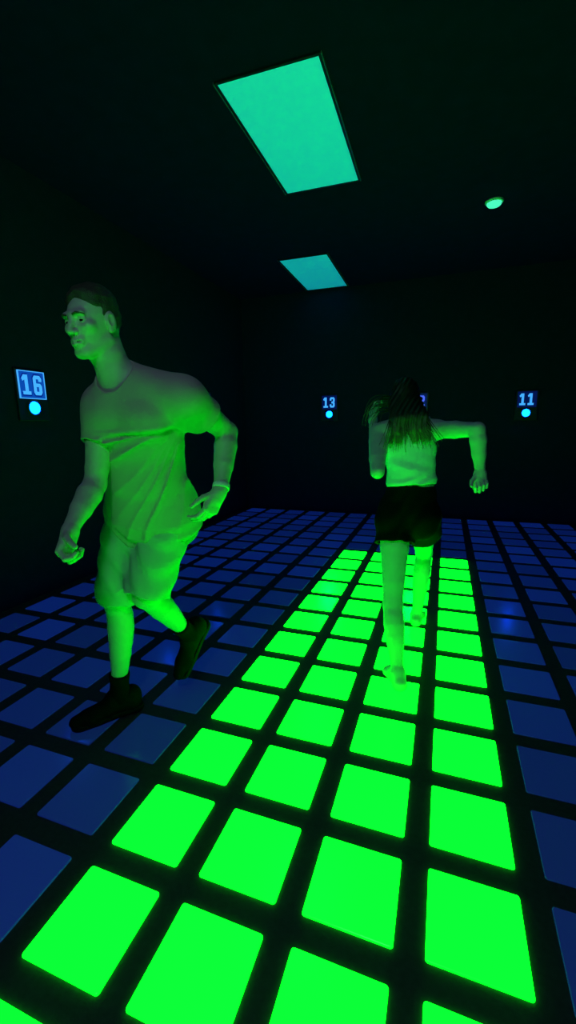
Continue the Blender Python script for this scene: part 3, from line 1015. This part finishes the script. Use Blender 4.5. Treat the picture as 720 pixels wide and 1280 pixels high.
# ------------------------------------------------------------------ numbered button stations
GLYPH = {
    '1': [[(0, .80), (.22, 1.0), (.62, 1.0), (.62, .17), (.85, .17), (.85, 0), (.05, 0), (.05, .17), (.30, .17), (.30, .76), (.12, .68)]],
    '2': [[(.05, .86), (.2, 1), (.75, 1), (.92, .86), (.92, .55), (.42, .2), (.92, .2), (.92, 0), (.05, 0), (.05, .26), (.62, .64), (.62, .82), (.34, .82), (.34, .68), (.05, .68)]],
    '3': [[(.05, .86), (.2, 1), (.75, 1), (.92, .86), (.92, .6), (.82, .51), (.92, .42), (.92, .14), (.75, 0), (.2, 0), (.05, .14), (.05, .32), (.34, .32),
           (.34, .18), (.62, .18), (.62, .40), (.36, .40), (.36, .6), (.62, .6), (.62, .82), (.34, .82), (.34, .68), (.05, .68)]],
    '4': [[(.55, 1), (.82, 1), (.82, .42), (.95, .42), (.95, .22), (.82, .22), (.82, 0), (.53, 0), (.53, .22), (.02, .22), (.02, .40)], [(.53, .42), (.53, .74), (.28, .42)]],
    '5': [[(.08, 1), (.9, 1), (.9, .8), (.36, .8), (.36, .64), (.75, .64), (.92, .5), (.92, .14), (.75, 0), (.2, 0), (.05, .14), (.05, .32), (.34, .32), (.34, .18), (.62, .18), (.62, .46), (.08, .46)]],
    '6': [[(.2, 1), (.75, 1), (.92, .86), (.92, .7), (.64, .7), (.64, .82), (.34, .82), (.34, .60), (.75, .60), (.92, .47), (.92, .14), (.75, 0), (.2, 0), (.05, .14), (.05, .86)],
          [(.34, .42), (.34, .18), (.63, .18), (.63, .42)]],
}


def glyph_bm(ch, x, z, w, h, d):
    """an extruded block numeral facing -y; its counter is a real hole"""
    cu = bpy.data.curves.new('digit', 'CURVE'); cu.dimensions = '2D'; cu.fill_mode = 'BOTH'; cu.extrude = d / 2
    for loop in GLYPH[ch]:
        sp = cu.splines.new('POLY'); sp.points.add(len(loop) - 1); sp.use_cyclic_u = True
        for q, (a, b) in zip(sp.points, loop): q.co = (x + a * w, z + b * h, 0, 1)
    o = bpy.data.objects.new('tmp', cu); COL.objects.link(o)
    dg = bpy.context.evaluated_depsgraph_get()
    me = bpy.data.meshes.new_from_object(o.evaluated_get(dg))
    bpy.data.objects.remove(o); bpy.data.curves.remove(cu)
    me.transform(Matrix.Rotation(PI / 2, 4, 'X'))
    me.materials.clear()
    return me


def station(num, loc, rz, label, bright=False, deep=False):
    """built facing -y, its back on the wall at y = 0; z = 0 at the centre of the button"""
    root = empty('wall_button_station', loc, (0, 0, rz))  # game push button under its number panel
    tag(root, label, 'wall button', 'numbered wall buttons')
    bm = bmesh.new(); add_box(bm, (-.135, -.018, -.10), (.135, 0, .29), .006)
    link('back_plate', bm_mesh('back_plate', bm), M['black_plastic'], root)
    bm = bmesh.new(); add_box(bm, (-.112, -.026, .072), (.112, -.018, .272), .003)
    sg = link('number_panel', bm_mesh('number_panel', bm), M['sign_near'] if bright else M['sign_off'], root)
    dm = M['digit_deep'] if deep else M['digit']
    if bright:       # this panel shows its dark outlines and a pale rim
        for ch, x in ((num[0], -.090), (num[1], .006)):
            me = glyph_bm(ch, x - .008, .088, .100, .168, .003); me.transform(Matrix.Translation((0, -.0275, 0)))
            link('digit_outline', me, M['groove'], sg)
        bm = bmesh.new()
        for lo, hi in (((-.116, .068), (.116, .074)), ((-.116, .270), (.116, .276)), ((-.116, .074), (-.110, .270)), ((.110, .074), (.116, .270))):
            add_box(bm, (lo[0], -.030, lo[1]), (hi[0], -.019, hi[1]))
        link('panel_rim', bm_mesh('panel_rim', bm), M['digit'], sg)
    for ch, x in ((num[0], -.092), (num[1], .004)):
        me = glyph_bm(ch, x, .098, .086, .148, .004); me.transform(Matrix.Translation((0, -.0295 if bright else -.028, 0)))
        link('digit', me, dm, sg)
    prof = [(.001, -.046)] + [(.048 * math.sin(t), -.022 - .024 * math.cos(t)) for t in np.linspace(.15, PI / 2, 9)] + [(.048, -.017)]
    bm = bmesh.new(); add_lathe(bm, prof, 40, 'Y')
    bt = link('push_button', bm_mesh('push_button', bm, True), M['button'], root)
    bm = bmesh.new(); n = 40
    pr = [(.0485, -.018), (.0485, -.026), (.053, -.029), (.062, -.026), (.063, -.018)]
    add_lathe(bm, pr, n, 'Y', cap=False)
    link('button_collar', bm_mesh('button_collar', bm, True), M['black_plastic'], bt)
    return root


yw = Y1 - .001
station('13', (-2.085 * P, yw, 4.53 * P), 0, 'wall button with glowing blue 13 above it, left of the woman')
station('12', (1.80 * P, yw, 4.47 * P), 0, 'wall button whose glowing blue 12 peeks past the running woman\'s head', deep=True)
station('11', (5.90 * P, yw, 4.41 * P), 0, 'wall button with glowing blue 11 above it, right of the woman')
xl = X0 + .001
station('16', (xl, 6.42 * P, 4.567 * P), PI / 2, 'largest wall button, under the bright blue 16 panel left of the man', bright=True)
station('15', (xl, 10.77 * P, 4.56 * P), PI / 2, 'wall button numbered 15 hidden behind the running man')
station('14', (xl, 14.5 * P, 4.56 * P), PI / 2, 'wall button numbered 14 behind the man, mirrored in the floor')


# ------------------------------------------------------------------ ceiling fittings
def light(cx, cy, w, l, rz, label):
    root = empty('ceiling_light', (cx, cy, CEIL), (0, 0, rz))
    tag(root, label, 'ceiling light', 'ceiling light panels')
    bm = bmesh.new()
    t, d = .016, .012
    for lo, hi in (((-w / 2 - t, -l / 2 - t), (-w / 2, l / 2 + t)), ((w / 2, -l / 2 - t), (w / 2 + t, l / 2 + t)),
                   ((-w / 2, -l / 2 - t), (w / 2, -l / 2)), ((-w / 2, l / 2), (w / 2, l / 2 + t))):
        add_box(bm, (lo[0], lo[1], -d), (hi[0], hi[1], .0), .002)
    fo = link('frame', bm_mesh('frame', bm), M['black_plastic'], root)
    for m in (-1, 1):
        bm = bmesh.new()
        add_box(bm, (m * (w / 2 + t + .003) - .003, -l / 2 - t, -.014), (m * (w / 2 + t + .003) + .003, l / 2 + t, 0), .001)
        e_ = link('edge_trim', bm_mesh('edge_trim', bm), M['alu'], fo)
        e_['label'] = 'thin bare metal edge trim'
    bm = bmesh.new(); add_box(bm, (-w / 2, -l / 2, -.010), (w / 2, l / 2, -.001), .003)
    link('diffuser', bm_mesh('diffuser', bm), M['diffuser'], root)
    return root


light(-0.065, 2.710, 0.589, 1.251, 0.02, 'large teal ceiling panel, the nearer and brighter of two')
light(-0.698, 5.326, 0.565, 1.208, 0.02, 'small dim teal ceiling panel further back, above the running woman')

root = empty('round_ceiling_fitting', (1.269, 4.125, CEIL))
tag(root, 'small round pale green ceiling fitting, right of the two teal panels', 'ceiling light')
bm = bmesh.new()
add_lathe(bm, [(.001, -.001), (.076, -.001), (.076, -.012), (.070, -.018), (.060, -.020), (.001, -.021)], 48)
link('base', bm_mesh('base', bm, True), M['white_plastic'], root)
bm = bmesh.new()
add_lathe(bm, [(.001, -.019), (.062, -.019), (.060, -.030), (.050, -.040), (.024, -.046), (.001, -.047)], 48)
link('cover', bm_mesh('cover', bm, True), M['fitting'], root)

# unseen teal fill light, added behind the camera to brighten the runners
la = bpy.data.lights.new('fill_light', 'POINT'); la.energy = 19; la.color = (.42, .9, 1.0); la.shadow_soft_size = .15
lo_ = bpy.data.objects.new('fill_light', la); lo_.location = (.7, -.9, 2.6); COL.objects.link(lo_)

build_man()
build_woman()

# ------------------------------------------------------------------ camera, world, view
cam = bpy.data.cameras.new('camera')
cam.sensor_fit = 'HORIZONTAL'; cam.sensor_width = 36.0
cam.lens = 36.0 * 542.23 / 720.0
cam.clip_start = .05; cam.clip_end = 60
co = bpy.data.objects.new('camera', cam); COL.objects.link(co)
right = Vector((0.94191352, 0.33551984, -0.01501172)); upv = Vector((-0.05206426, 0.19002596, 0.9803976)); fw = Vector((-0.33179547, 0.92266818, -0.19645661))
mt = Matrix((right, upv, -fw)).transposed().to_4x4()
mt.translation = (0.96834462, -0.50716481, 1.3455232)
co.matrix_world = mt
scn.camera = co

wd = bpy.data.worlds.new('dark_room'); scn.world = wd; wd.use_nodes = True
wd.node_tree.nodes['Background'].inputs['Color'].default_value = (0.0, 0.0, 0.0, 1)

vs = scn.view_settings
scn.display_settings.display_device = 'sRGB'
vs.view_transform = 'Standard'; vs.look = 'None'; vs.exposure = 0; vs.gamma = 1; vs.use_curve_mapping = False
cy = scn.cycles
cy.use_denoising = True
cy.max_bounces = 8; cy.diffuse_bounces = 4; cy.glossy_bounces = 3
cy.sample_clamp_indirect = 10
